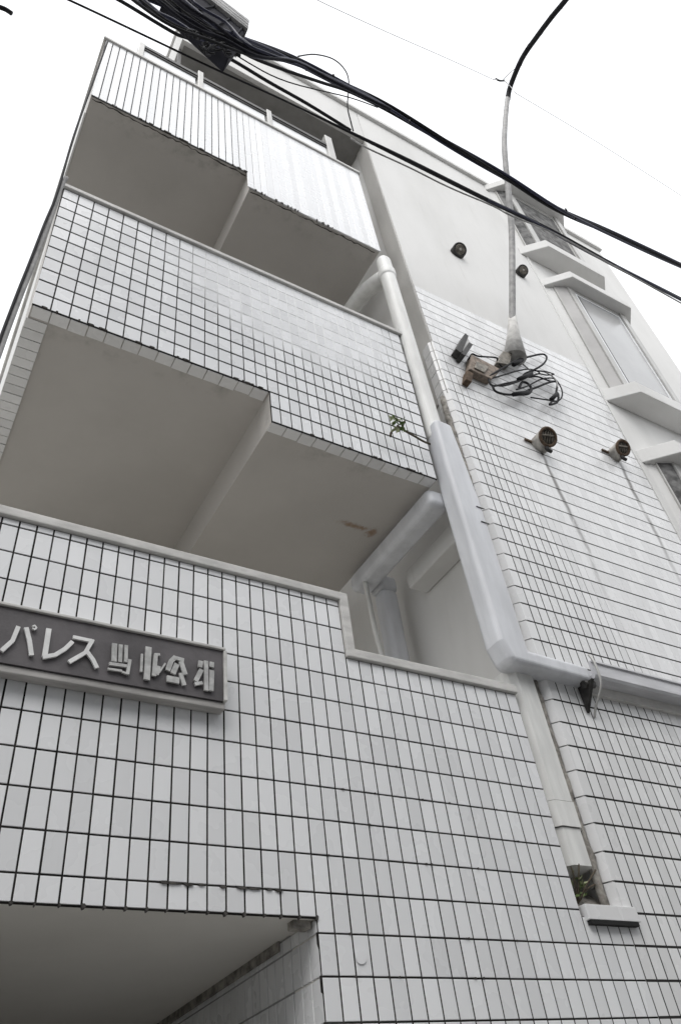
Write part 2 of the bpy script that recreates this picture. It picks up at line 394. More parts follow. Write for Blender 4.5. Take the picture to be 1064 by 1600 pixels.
# ---- entrance passage
fl = MB().box(XL, XW-0.001, 1.0803, 2.60, ZO+0.0015, 0.45).build('floor_slab', 'entry_soffit', bld)
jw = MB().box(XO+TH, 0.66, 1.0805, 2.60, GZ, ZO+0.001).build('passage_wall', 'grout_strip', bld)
MB().box(XL, 0.06, 1.0805, 2.60, GZ, ZO+0.001).build('passage_wall', 'inner_wall', bld)
MB().box(XL, 0.66, 2.601, 2.68, GZ, 0.45).build('passage_end_wall', 'inner_wall', bld)
jt = MB()
zs_j = [z for z in zs_low if z < ZO]+[ZO]
ys_j = [1.0+0.0005]+[1.028+0.0262*i for i in range(60)]
for i in range(len(ys_j)-1):
    for k_ in range(len(zs_j)-1):
        if zs_j[k_+1]-zs_j[k_] < 0.012: continue
        b0 = len(jt.v); tile_faces(jt, ys_j[i]+J/2, ys_j[i+1]-J/2, zs_j[k_]+J/2, zs_j[k_+1]-J/2, 0.0)
        for v in jt.v[b0:]:                 # turn the tile onto the passage side (faces -x)
            a, b = v.x, v.y; v.x = XO-0.0001+b; v.y = a
tag(jt.build('jamb_tiles', 'tile', jw), kind='stuff')
MB().box(XO-0.004, XO-0.0015, 1.11, 2.55, ZO-0.012, ZO+0.001).build('ceiling_seal', 'mortar', jw)
MB().box(0.548, XO-0.003, 1.012, 1.03, ZO-0.010, ZO+0.001).build('broken_patch', 'mortar', jw, bevel=0.001)

# ---- upper body: back block behind the balconies, wing with its tiled front
MB().box(XL+0.003, XW-0.001, 1.72, 3.2, 0.4505, 4.0).build('rear_wall', 'inner_wall', bld)
WR = 2.84
wing = MB().box(XW, WR, YB, 3.2, GZ, 4.0).build('wing_wall', 'plaster', bld)
MB().prism_y([(XL+0.27,3.66),(XW-0.001,3.66),(XW-0.001,4.0),(XL+0.27,4.0)], YB+0.0005, 1.7195).build('roof_slab', 'plaster', bld, bevel=0.002)
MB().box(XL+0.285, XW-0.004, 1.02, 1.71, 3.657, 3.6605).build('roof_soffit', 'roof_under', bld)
MB().box(XL+0.26, WR+0.01, 0.985, 3.21, 4.001, 4.035).build('roof_coping', 'plaster', bld, bevel=0.003)
MB().box(2.018, 2.028, 0.996, YB+0.001, GZ, 3.98).build('edge_bead', 'plaster', wing, bevel=0.001)
# grout bed and tiles of the wing front up to the third floor
ZT = 2.405
gb = MB().box(XW+0.0003, 2.0175, YB-0.0006, YB+0.002, GZ, ZT).build('grout_bed', 'grout_wing', wing)
zw = [z for z in zs_low if z < 0.86]
while zw[-1] < ZT-0.02: zw.append(zw[-1]+0.0497)
zw[-1] = ZT
wt = MB(); xs = edges(XW, 2.017, 0.0264, XW)
for k_ in range(len(zw)-1):
    fade = max(0.0, min(1.0, (zw[k_]-1.2)/1.2)); jz = 0.0040*(1-fade)+0.0034*fade
    for i in range(len(xs)-1):
        far = max(0.0, min(1.0, (xs[i]-(1.42-0.28*(zw[k_]-1.0)))/0.12)); far = max(far, max(0.0, min(1.0, (zw[k_]-1.95)/0.35)))
        jx = 0.0030*(1-far)+0.00025*far
        tile_faces(wt, xs[i]+(jx/2 if i or zw[k_] < 0.34 else 0.0), xs[i+1]-jx/2, zw[k_]+jz/2, zw[k_+1]-jz/2, th=0.0006, yf=1.0+TH-0.0012, ch=0.0003*(1-far)+0.0001*far, jit=far < 0.8)
tag(wt.build('wing_tiles', 'tile_wing', wing), kind='stuff')
# corner return tiles on the wing's left edge, with a rough mortar bead behind them
rt = MB()
for k_ in range(len(zw)-1):
    if zw[k_+1] < 0.36 or zw[k_] > 2.02: continue
    rt.face_set(*(lambda a,b: ([(XW-0.001,1.0,a),(XW-0.001,1.0,b),(XW-0.012,1.014,b),(XW-0.012,1.014,a),(XW-0.008,1.05,b),(XW-0.008,1.05,a),(XW+0.003,1.0,a),(XW+0.003,1.0,b),(XW+0.003,1.05,a),(XW+0.003,1.05,b)],
        [(0,1,2,3),(3,2,4,5),(6,7,1,0),(6,0,3,5,8),(7,9,4,2,1),(5,4,9,8)]))(zw[k_]+J/2, zw[k_+1]-J/2))
tag(rt.build('corner_tiles', 'tile_wing', wing), kind='stuff')
mbd = MB(); pp = []
z = 0.36
while z < 1.80: pp.append(Vector((XW-0.021+rnd.uniform(-1,1)*0.0018, 1.018+rnd.uniform(-1,1)*0.002, z))); z += 0.018
mbd.tube(pp, 0.009, 6, scales=[rnd.uniform(0.75,1.25) for _ in pp]).build('mortar_bead', 'mortar', wing)
MB().box(XW-0.006, XW-0.0002, 1.004, 1.075, 1.80, 3.655).build('reveal_shade_strip', 'reveal_shade', wing)  # strip added to paint the shaded reveal as an even grey band
# ledge that closes the pipe slot at its foot
lg = MB().prism_y([(1.090,0.338),(1.212,0.338),(1.209,0.362),(1.088,0.362)], 0.991, 1.06).build('slot_ledge', 'tile_wing', bld, bevel=0.001)
MB().box(1.092, 1.205, 0.991, 1.0, 0.331, 0.3378).build('ledge_gap', 'hole_black', lg)
MB().face_set([(1.094,1.012,0.3625),(1.178,1.012,0.3625),(1.172,1.07,0.415),(1.098,1.07,0.385),(1.098,1.07,0.3625),(1.178,1.07,0.3625)],[(0,1,2,3),(0,3,4),(1,5,2)]).build('slot_slope', 'mortar', lg)
MB().box(XR+0.001, XW-0.001, 1.072, 1.19, 0.345, 0.74).build('slot_back', 'inner_wall', bld)

# ---- balconies
def balcony(zl, zr, xstep, xr, ztop, xrt, mat_grout, strips):
    par = MB().prism_y([(XL,zl),(xstep,zl),(xstep,zr),(xr,zr),(xrt,ztop-0.016),(XL-0.004,ztop-0.016)], YB, 1.005).build('balcony_parapet', mat_grout, bld)
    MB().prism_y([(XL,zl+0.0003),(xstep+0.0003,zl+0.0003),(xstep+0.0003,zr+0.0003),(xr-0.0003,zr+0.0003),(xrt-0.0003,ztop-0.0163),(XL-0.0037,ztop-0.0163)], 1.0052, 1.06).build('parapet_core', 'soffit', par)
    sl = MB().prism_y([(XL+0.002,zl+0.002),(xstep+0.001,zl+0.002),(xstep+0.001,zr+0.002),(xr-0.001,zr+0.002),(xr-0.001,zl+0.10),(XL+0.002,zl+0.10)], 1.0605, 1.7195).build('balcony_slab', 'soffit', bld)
    MB().box(XL-0.004, XL+0.045, 1.0605, 1.719, zl+0.103, ztop-0.016).build('side_parapet', 'plaster', par)
    MB().box(XL-0.004, XL+0.0015, 1.0605, 1.719, zl, zl+0.1025).build('slab_edge', 'plaster', sl)
    MB().prism_y([(XL-0.012,ztop-0.0155),(xrt+0.006,ztop-0.0155),(xrt+0.006,ztop),(XL-0.012,ztop)], 0.993, 1.068).build('coping', 'coping', par, bevel=0.002)
    MB().box(XL-0.012, XL+0.052, 1.0685, 1.718, ztop-0.0155, ztop-0.0005).build('coping', 'coping', par, bevel=0.002)
    return par, sl
# first balcony: square-looking tiles
Z2L, Z2R, ZT2 = 1.474, 1.365, 2.022
p2, s2 = balcony(Z2L, Z2R, 0.573, 1.035, ZT2, 1.052, 'grout_reflection', False)
xs = [XL-0.002]
while xs[-1] < 1.045:
    t = max(0.0, min(1.0, (xs[-1]-0.30)/0.3)); xs.append(xs[-1]+0.0385*(1-t)+0.0272*t)
xs = [x_ for x_ in xs if x_ < 1.03]+[1.0435]
b2 = MB(); zz = [Z2R+(Z2L-Z2R)/2*i for i in range(3)]
nr = 11; zz += [Z2L+(ZT2-0.016-Z2L)/nr*(i+1) for i in range(nr)]
for k_ in range(len(zz)-1):
    for i in range(len(xs)-1):
        a, b = xs[i], xs[i+1]
        if zz[k_] < Z2L-0.001:
            if b < 0.573+0.006: continue
            a = max(a, 0.573)
        b = min(b, 1.035+0.017*(zz[k_]-Z2R)/(ZT2-Z2R))
        if b-a < 0.006: continue
        jw_ = 0.0030 if xs[i] < 0.3 else 0.0027
        tile_faces(b2, a+jw_/2, b-jw_/2, zz[k_]+0.0027, zz[k_+1]-0.0027, th=0.0006, yf=1.0+TH-0.0006, ch=0.0003)
tag(b2.build('parapet_tiles', 'tile', p2), kind='stuff')
def underside(par, sl, zl, zr, xstep, xr, pitch, mat='tile_wing'):
    """short return tiles under the drip edge"""
    u_ = MB(); x_ = XL+0.002
    while x_ < xr-0.004:
        x2 = min(x_+pitch, xr)
        if x_ < xstep < x2: x2 = xstep
        zb = zl if (x_+x2)/2 < xstep else zr
        if x2-x_ > 0.008:
            dz = rnd.uniform(0.0016, 0.0030)
            u_.box(x_+0.0012, x2-0.0012, 1.0035, 1.031+rnd.uniform(-1,1)*0.0015, zb-dz, zb+0.0001)
        x_ = x2
    tag(u_.build('edge_tiles', mat, par), kind='stuff')
    v_ = MB(); y_ = 1.036
    while y_ < 1.70:
        v_.box(XL-0.003, XL+0.040, y_+0.001, y_+0.0255, zl-rnd.uniform(0.0015,0.0026), zl+0.0015); y_ += 0.0265
    tag(v_.build('edge_tiles', mat, sl), kind='stuff')
underside(p2, s2, Z2L, Z2R, 0.573, 1.033, 0.0385)
# second balcony: tall narrow strips, each its own piece
Z3L, Z3R, ZT3 = 2.657, 2.545, 3.203
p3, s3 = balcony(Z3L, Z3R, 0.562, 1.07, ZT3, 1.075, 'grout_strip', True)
p3i = world_of(p3).inverted(); x_ = XL-0.003; i = 0
while x_ < 1.072:
    x2 = min(x_+0.0251, 1.0735); j3 = 0.0034 if x_ < 0.5 else (0.0034-0.0030*min(1, (x_-0.5)/0.18))
    zb = Z3L if (x_+x2)/2 < 0.562 else Z3R
    if x2-x_ > 0.008:
        mb = MB(); tile_faces(mb, x_+j3/2, x2-j3/2, zb+0.0005+rnd.uniform(0,0.004), ZT3-0.0165); mb.build('tile_strip', 'tile', p3)
    x_ = x2
dl = MB()
for xa, xb, zb in ((XL+0.006, 0.556, Z3L), (0.570, 1.055, Z3R)):
    q = [Vector((xa+(xb-xa)*i/40, 1.012+rnd.uniform(-1,1)*0.003, zb-0.0004)) for i in range(41)]
    dl.tube(q, 0.0016, 5, scales=[rnd.uniform(0.3,1.5) for _ in q])
tag(dl.build('drip_bead', 'soot', p3), kind='stuff')
# railing on the upper parapet
posts = [0.150, 0.385, 0.680, 0.965]
rl = MB().box(0.143, 0.972, 1.006, 1.030, 3.345, 3.368).build('railing', 'rail_dark', bld, bevel=0.001)
for i, x_ in enumerate(posts):
    w_ = 0.011 if i < 3 else 0.017
    MB().box(x_-w_, x_+w_, 1.004, 1.034, 3.2035, (3.375, 3.405, 3.385, 3.455)[i]).build('post', 'aluminium', rl, bevel=0.002)
for a, b in zip(posts[:-1], posts[1:]):
    MB().box(a+0.013, b-0.018, 1.015, 1.022, 3.208, 3.343).build('panel', 'panel_white', rl)
    MB().box(a+0.012, b-0.012, 1.010, 1.014, 3.333, 3.3445).build('rail_lip', 'rail_dark', rl)
MB().box(0.372, 0.394, 1.10, 1.13, 3.10, 3.6565).build('column', 'plaster', bld)
MB().box(0.300, 0.312, 1.04, 1.055, 3.10, 3.6565).build('column', 'rail_dark', bld)

# ---- bay windows on the right part
PB = 0.097
def bay_poly(x0, x1, p, inset=0.0): return [(x0+inset, YB), (x0+p, 1-p+inset), (x1-p, 1-p+inset), (x1-inset, YB)]
def bay(zh1, zh0, zs1, zs0, x0=2.029, x1=2.59, grey=False):
    ins = 0.060; yf = 1-PB+ins
    body = MB().prism_z([(x0+0.012, YB), (x0+PB+0.004, yf), (x1-PB-0.004, yf), (x1-0.012, YB)], zs1-0.002, zh0+0.002).build('bay_window', 'plaster', bld)
    MB().prism_z(bay_poly(x0-0.006, x1, PB), zh0, zh1).build('hood', 'plaster', body, bevel=0.003)
    MB().prism_z([(a, b+(0 if b > 0.99 else 0.006)) for a, b in bay_poly(x0, x1, PB)], zs0, zs1).build('sill', 'plaster', body, bevel=0.003)
    g = 'grime_panel' if grey else 'glass_pale'
    xa, xb = x0+PB+0.004, x1-PB-0.004
    MB().box(xa-0.002, xa+0.030, yf-0.012, yf+0.004, zs1, zh0).build('corner_post', 'aluminium', body, bevel=0.001)
    MB().box(xb-0.030, xb+0.002, yf-0.016, yf+0.004, zs1, zh0).build('corner_post', 'aluminium', body, bevel=0.001)
    MB().box(xa+0.031, xb-0.031, yf-0.009, yf+0.004, zh0-0.022, zh0-0.001).build('head_rail', 'aluminium', body, bevel=0.001)
    MB().box(xa+0.031, xb-0.031, yf-0.010, yf+0.004, zs1+0.001, zs1+0.018).build('foot_rail', 'aluminium', body, bevel=0.001)
    fr = MB(); za, zb = zs1+0.020, zh0-0.024
    fr.box(xa+0.033, xa+0.046, yf-0.008, yf-0.0005, za, zb); fr.box(xb-0.044, xb-0.033, yf-0.008, yf-0.0005, za, zb)
    fr.box(xa+0.046, xb-0.044, yf-0.0078, yf-0.0005, za, za+0.012); fr.box(xa+0.046, xb-0.044, yf-0.0078, yf-0.0005, zb-0.012, zb)
    fr.build('sash', 'panel_white' if not grey else 'aluminium', body)
    MB().box(xa+0.0465, xa+0.0575, yf-0.0066, yf-0.0006, za+0.0125, zb-0.0125).build('seal', 'rail_dark', body)
    MB().box(xa+0.058, xb-0.0445, yf-0.005, yf-0.0007, za+0.0125, zb-0.0125).build('pane', g, body)
    ax, ay, bx, by = x0+0.012, YB, x0+PB+0.004, yf
    L = math.hypot(by-ay, bx-ax); nx, ny = (by-ay)/L, -(bx-ax)/L
    pt = lambda t, o: (ax+(bx-ax)*t+nx*o, ay+(by-ay)*t+ny*o)
    MB().prism_z([pt(0.38,-0.001), pt(0.38,0.006), pt(0.98,0.006), pt(0.98,-0.001)], zs1+0.001, zh0-0.001).build('cheek_panel', 'grime_panel' if grey else 'cheek', body)
    MB().prism_z([pt(0.36,-0.001), pt(0.36,0.009), pt(0.40,0.009), pt(0.40,-0.001)], zs1+0.0012, zh0-0.0012).build('cheek_trim', 'aluminium', body)
bay(4.000, 3.945, 3.335, 3.275, x0=1.985, x1=2.545, grey=True)
bay(3.069, 3.020, 2.266, 2.200)
bay(1.927, 1.863, 1.10, 1.04, x0=2.05, x1=2.60, grey=True)

# soot blobs and broken joints along the drip edges
def nubs(par, spots, mat='soot'):
    mb = MB()
    for (x, z, w, h) in spots:
        y = 0.9985 if h > 0 else 1.0
        q = [(x-w, z+h*0.5), (x-w*0.3, z-h), (x+w*0.6, z-h*0.7), (x+w, z+h*0.4), (x+w*0.3, z+h), (x-w*0.5, z+h*0.9)]
        mb.prism_y(q, y-0.0004, 1.004)
    tag(mb.build('soot_marks', mat, par), kind='stuff')
sr = random.Random(11)
nubs(gw, [(XO-COLP*k_+sr.uniform(-1,1)*0.002, ZO-0.0005, sr.uniform(0.0012,0.003), sr.uniform(0.0015,0.0035)) for k_ in range(19)]
     +[(x_, ROW0+2*ROWP-0.0008+sr.uniform(-1,1)*0.0008, sr.uniform(0.004,0.013), sr.uniform(0.0012,0.0021)) for x_ in (0.372,0.392,0.41,0.44,0.468,0.485,0.507,0.522,0.36)]
     +[(sr.uniform(0.6,1.0), ROW0+sr.choice((0,1,3,4,5,6))*ROWP, sr.uniform(0.001,0.0025), sr.uniform(0.001,0.002)) for _ in range(22)])
nubs(p2, [((lambda x_: (x_, (Z2L if x_ < 0.573 else Z2R)+0.001, sr.uniform(0.002,0.008), sr.uniform(0.0012,0.0026)))(sr.uniform(0.04,1.02))) for _ in range(30)])
nubs(p3, [((lambda x_: (x_, (Z3L if x_ < 0.562 else Z3R)+0.002, sr.uniform(0.001,0.003), sr.uniform(0.002,0.007)))(sr.uniform(0.58,0.88))) for _ in range(22)]
     +[((lambda x_: (x_, Z3L+0.001, sr.uniform(0.002,0.008), sr.uniform(0.002,0.004)))(sr.uniform(0.05,0.55))) for _ in range(18)])
# ================================================================== SIGN
sx0, sx1, sz0, sz1 = SIGN
sg = empty('name_sign', P((sx0+sx1)/2, 0.99, sz0))
tag(sg, 'long dark name board with raised metal characters on the tiled street wall', 'sign')
YS = 0.978
MB().box(sx0, sx1-0.004, YS, 0.9985, sz0+0.012, sz1-0.002).build('board', 'sign_plate', sg)
MB().box(sx0-0.003, sx1, YS+0.003, 0.9985, sz0, sz0+0.0115).build('lower_frame', 'frame', sg, bevel=0.0015)
MB().box(sx0-0.003, sx1, YS-0.004, 0.9985, sz1-0.0018, sz1+0.003).build('upper_frame', 'coping', sg, bevel=0.001)
MB().box(sx1-0.0035, sx1+0.002, YS-0.004, 0.9985, sz0+0.012, sz1-0.0025).build('end_frame', 'coping', sg, bevel=0.001)
Zm = lambda c: at(c[0]/2.876, 930+c[1]/2.876, YS-0.004)
SCW = 0.00036
def flat_letter(strokes, mat):
    mb = MB()
    for w_, pts in strokes:
        q = [Zm(c) for c in pts]; w_ = w_*SCW
        L, Rr = [], []
        for i, p in enumerate(q):
            d = (q[min(i+1,len(q)-1)]-q[max(i-1,0)]); d.y = 0; d.normalize(); nrm = Vector((-d.z,0,d.x))*w_/2
            L.append(p+nrm); Rr.append(p-nrm)
        for i in range(len(q)-1):
            yo = YS-0.0045-0.0003*(len(mb.f) % 7)/7
            a, b, c, d = L[i], L[i+1], Rr[i+1], Rr[i]
            mb.face_set([(p.x,yo,p.z) for p in (a,b,c,d)]+[(p.x,YS-0.0013,p.z) for p in (a,b,c,d)],[(0,1,2,3),(7,6,5,4),(0,4,5,1),(1,5,6,2),(2,6,7,3),(3,7,4,0)])
    mb.build('character', mat, sg)
flat_letter([(17,[(85,140),(58,205),(8,250)]),(17,[(120,145),(135,205),(144,270)]),(7,[(148,140),(158,136),(166,146),(158,154),(148,148)])],'letter')
flat_letter([(20,[(222,150),(203,275)]),(17,[(194,278),(250,268),(295,240),(328,208)])],'letter')
flat_letter([(15,[(330,187),(424,207)]),(17,[(418,200),(385,258),(312,300)]),(17,[(392,252),(420,290),(438,327)])],'letter')
Zm = lambda c: at(160+c[0]/5.32, 980+c[1]/5.32, YS-0.004)
SCW = 0.00019
flat_letter([(40,[(105,135),(100,285)]),(30,[(155,145),(150,290)]),(28,[(202,150),(197,290)]),(26,[(60,302),(205,322)]),(18,[(48,345),(165,362)]),(26,[(232,268),(212,390)]),(15,[(165,370),(218,388)])],'letter_worn')
flat_letter([(18,[(332,222),(326,370)]),(48,[(387,165),(372,436)]),(34,[(446,232),(432,405)]),(22,[(436,226),(482,228)]),(28,[(474,325),(456,395)]),(14,[(525,300),(474,378)])],'letter_worn')
flat_letter([(40,[(612,246),(575,280),(545,360)]),(32,[(600,252),(680,275)]),(44,[(622,305),(588,385)]),(40,[(655,285),(692,395)]),(54,[(538,425),(642,445)]),(34,[(652,380),(684,482)])],'letter_worn')
flat_letter([(38,[(820,280),(815,332)]),(38,[(826,352),(778,448)]),(28,[(770,472),(835,462)]),(36,[(864,280),(866,526)]),(36,[(912,290),(910,332)]),(40,[(912,358),(906,528)])],'letter_worn')

# ================================================================== DRAIN PIPES
def rrect(w, h, r, seg=4):
    out = []
    for cx, cy, a0 in ((w/2-r,h/2-r,0),(-w/2+r,h/2-r,90),(-w/2+r,-h/2+r,180),(w/2-r,-h/2+r,270)):
        for i in range(seg+1):
            a = math.radians(a0+90*i/seg); out.append((cx+r*math.cos(a), cy+r*math.sin(a)))
    return out
dp = empty('drain_pipe', P(1.098, 0.99, 0.84))
tag(dp, 'wide pale grey downpipe elbowing sideways below the lower balcony', 'drain pipe')
PY = 0.992
ZB = 0.838
MB().prism_y([(1.052,0.868),(1.067,0.824),(1.078,0.819),(1.297,0.813),(1.297,0.853),(1.128,0.858),(1.128,1.30),(1.112,1.58),(1.054,1.58),(1.050,1.42)], 0.966, 1.022).build('pipe', 'pipe', dp, bevel=0.015, seg=5)
for z in (1.215, 1.265): MB().box(1.104, 1.1285, 0.9642, 0.9662, z, z+0.0022).build('strap_slot', 'steel_dark', dp)
# part above the broken joint
du = empty('drain_pipe', P(1.09, 1.0, 1.5))
tag(du, 'upper white downpipe between the two balconies and the wing', 'drain pipe')
MB().box(1.050, 1.102, 0.980, 1.030, 1.52, 2.50).build('pipe', 'pipe_white', du, bevel=0.024, seg=6)
MB().box(1.047, 1.105, 0.977, 1.033, 2.36, 2.43).build('collar', 'pipe_white', du, bevel=0.024, seg=6)
MB().tube(smooth_path([(1.085,1.03,2.42),(1.075,1.08,2.44),(1.06,1.16,2.45),(1.055,1.45,2.47)],3), 0.030, 12).build('branch', 'pipe_white', du)
# branch under the lower balcony
br = empty('drain_pipe', P(1.03, 1.2, 1.3))
tag(br, 'grey branch pipe under the lower balcony soffit turning down behind the parapet', 'drain pipe')
MB().box(1.014, 1.076, 1.022, 1.418, 1.296, 1.354).build('pipe', 'pipe', br, bevel=0.018, seg=5)
MB().box(1.0765, 1.142, 1.360, 1.416, 1.298, 1.352).build('elbow', 'pipe', br, bevel=0.016, seg=5)
MB().box(1.084, 1.139, 1.362, 1.414, 0.46, 1.305).build('down_leg', 'pipe', br, bevel=0.018, seg=5)
MB().tube(smooth_path([(1.028,1.36,1.30),(1.040,1.37,1.15),(1.055,1.37,0.95),(1.05,1.37,0.46)],4), 0.007, 8).build('drain_hose', 'pipe_white', br)
MB().box(1.125, XW-0.001, 1.06, 1.30, 1.26, 1.32).build('ceiling_beam', 'plaster', bld, bevel=0.004)
# slot pipe
sp = empty('drain_pipe', P(1.125, 1.03, 0.43))
tag(sp, 'short white downpipe ending in the tiled slot above a small ledge', 'drain pipe')
def octo(x0, x1, y0, y1, c): return [(x0+c,y0),(x1-c,y0),(x1,y0+c),(x1,y1-c),(x1-c,y1),(x0+c,y1),(x0,y1-c),(x0,y0+c)]
MB().prism_z(octo(1.091, 1.161, 1.000, 1.062, 0.013), 0.5465, 0.83).build('pipe', 'pipe_white', sp)
MB().prism_z(octo(1.0900, 1.1620, 0.9990, 1.063, 0.013), 0.498, 0.5450).build('collar', 'pipe_white', sp)
for z in (0.54575, 0.49725): MB().prism_z(octo(1.0925, 1.1595, 1.0015, 1.0605, 0.013), z-0.00075, z+0.00075).build('seam', 'soot', sp)
MB().prism_z(octo(1.093, 1.159, 1.002, 1.060, 0.012), 0.430, 0.4965).build('spout', 'pipe_white', sp)
# gutter
gt = empty('gutter', P(1.6, 0.99, 0.83))
tag(gt, 'long grey wall gutter running along the tiled wing from the bracket', 'gutter')
gp = [(0.998,0.822),(0.962,0.822),(0.958,0.828),(0.958,0.858),(0.954,0.858),(0.954,0.862),(0.966,0.862),(0.966,0.832),(0.992,0.832),(0.992,0.862),(0.998,0.862)]
g_ = MB(); n_ = len(gp)
g_.face_set([(1.298,y,z) for y,z in gp]+[(2.05,y,z) for y,z in gp],[tuple(range(n_)),tuple(range(2*n_-1,n_-1,-1))]+[(i,i+n_,(i+1)%n_+n_,(i+1)%n_) for i in range(n_)]).build('trough', 'gutter', gt)
MB().box(1.30, 2.05, 0.990, 0.9995, 0.800, 0.8215).build('backing_strip', 'coping', gt)
bk = empty('gutter_bracket', P(1.29, 0.97, 0.78))
tag(bk, 'black triangular steel bracket carrying the wall gutter', 'bracket')
MB().tube(smooth_path([(1.296,0.999,0.745),(1.296,0.985,0.765),(1.296,0.952,0.80),(1.296,0.948,0.85),(1.296,0.955,0.875)],4), 0.0028, 6).build('strap', 'aluminium', bk)
MB().face_set([(1.276,0.998,0.752),(1.276,0.998,0.812),(1.276,0.955,0.812),(1.284,0.998,0.752),(1.284,0.998,0.812),(1.284,0.955,0.812)],[(0,1,2),(5,4,3),(0,3,4,1),(1,4,5,2),(2,5,3,0)]).build('gusset', 'steel_dark', bk)
MB().tube([(1.268,0.975,0.806),(1.300,0.975,0.812)], 0.009, 8).build('bolt', 'steel_dark', bk)

# ================================================================== VENTS
def vent(x, z, hooded, label, r=0.030):
    v = empty('wall_vent', P(x, 1.0, z)); tag(v, label, 'vent', 'round vents on the wing wall')
    seg = 22; tilt = math.radians(38 if not hooded else 30); out = 0.022 if not hooded else 0.040
    ax = Vector((-0.12, -math.cos(tilt), -math.sin(tilt))).normalized()      # faces the street, nodding down
    e1 = Vector((1,0,0)); e1 = (e1-ax*e1.dot(ax)).normalized(); e2 = ax.cross(e1)
    c = Vector((x, 1.0, z))+Vector((0,-out,0)); h0 = Vector((x, 1.003, z))
    circ = lambda q, rr: [q+e1*rr*math.cos(2*math.pi*i/seg)+e2*rr*math.sin(2*math.pi*i/seg) for i in range(seg)]
    wall = lambda rr, y: [Vector((x+e1.x*rr*math.cos(2*math.pi*i/seg)+e2.x*rr*math.sin(2*math.pi*i/seg), y, z+rr*(e1.z*math.cos(2*math.pi*i/seg)+e2.z*math.sin(2*math.pi*i/seg)))) for i in range(seg)]
    def loft(rings, name, mat, smooth=True, cap=None):
        mb = MB(); vs = [p for q in rings for p in q]
        mb.face_set(vs, [(a*seg+i, a*seg+(i+1)%seg, (a+1)*seg+(i+1)%seg, (a+1)*seg+i) for a in range(len(rings)-1) for i in range(seg)], smooth)
        if cap: mb.face_set(rings[-1], [tuple(range(seg))])
        return mb.build(name, mat, v)
    shell = 'steel_dark' if not hooded else 'vent_pale'
    loft([wall(r*1.02, 1.001), wall(r*1.06, 0.996), circ(c, r*1.04), circ(c+ax*0.004, r*1.0), circ(c+ax*0.004, r*0.84), circ(c-ax*0.012, r*0.80)], 'shell', shell)
    loft([circ(c-ax*0.0118, r*0.81), circ(c-ax*0.012, r*0.80)], 'throat', 'hole_black', cap=True)
    gr = MB()
    if not hooded:
        for k_ in range(3):
            q = circ(c+ax*0.002, r*(0.66-0.2*k_)); gr.tube(q+[q[0]], 0.0026, 5, caps=False)
        for k_ in range(2): 
            a = k_*math.pi/2+0.4; d = e1*math.cos(a)+e2*math.sin(a); gr.tube([c-d*r*0.82, c+d*r*0.82], 0.0018, 5)
        gr.build('grille', 'vent_metal', v)
        gr = MB(); gr.tube([c+ax*0.001, c+ax*0.006], r*0.17, 10).build('hub', 'vent_pale', v)
    else:
        for k_ in range(-2, 3):
            L = math.sqrt(max(0, (r*0.8)**2-(k_*r*0.3)**2)); gr.tube([c+e1*k_*r*0.3-e2*L, c+e1*k_*r*0.3+e2*L+ax*0.002], 0.0032, 5)
        gr.tube([c-e1*r*0.8+ax*0.004, c+e1*r*0.7+e2*r*0.3+ax*0.004], 0.0040, 5)
        gr.build('mesh_bars', 'vent_metal', v)
        q = circ(c+ax*0.005, r*0.96); MB().tube(q+[q[0]], 0.0050, 6, caps=False).build('rim', 'rust', v)
        MB().box(x-0.058, x-0.026, 0.993, 0.9985, z-0.001, z+0.006).build('bracket', 'rust', v)
        MB().tube(smooth_path([c-e2*r*0.9, c-e2*r*1.35+ax*0.006, c-e2*r*1.5+e1*r*0.5+ax*0.008],3), 0.0062, 6).build('flap', 'steel_dark', v)
vent(1.50, 2.875, False, 'round black vent on the plain wall above the tiles', 0.030)
vent(1.885, 3.010, False, 'round black vent on the plain wall close beside the bay windows', 0.026)
vent(1.50, 1.70, True, 'rusty hooded vent with dark grime running down the wing tiles', 0.030)
vent(1.885, 1.825, True, 'rusty hooded vent low beside the bay window edge of the tiles', 0.027)

# ================================================================== SERVICE CABLE, ANCHOR, COIL
sv = empty('service_cable', P(1.59, 0.99, 2.22))
tag(sv, 'service cable rising from the wall anchor, grey conduit turning black above', 'cable')
pts = [at(801,556,0.985), at(800,530,0.965), at(800,500,0.94), at(800,440,0.885), at(799,360,0.81), at(794,300,0.745), at(788,235,0.675), at(789,190,0.635), at(793,150,0.60)]
MB().tube(smooth_path(pts,5), 0.0125, 10, scales=None).build('conduit', 'cable_grey', sv)
dd = at(793,150,0.60).length
pts2 = [at(793,156,0.606), far_pt(797,135,dd), far_pt(815,92,dd*0.99), far_pt(838,58,dd*0.985), far_pt(862,26,dd*0.98), far_pt(885,-2,dd*0.98), far_pt(930,-60,dd*0.98)]
MB().tube(smooth_path(pts2,5), 0.0125, 10).build('black_sheath', 'cable_black', sv)
sp2 = smooth_path(pts2,5)
MB().tube([p+Vector((0.009*math.sin(i*0.9),0,0.009*math.cos(i*0.9))) for i,p in enumerate(sp2)], 0.005, 6).build('lashing', 'cable_black', sv)
cone = MB(); c0, c1 = at(800,492,0.935), at(804,560,0.985)
cone.tube([c0, (c0+c1)/2, c1], 0.0125, 14, scales=[1.05,1.9,3.3]).build('boot', 'cone', sv)
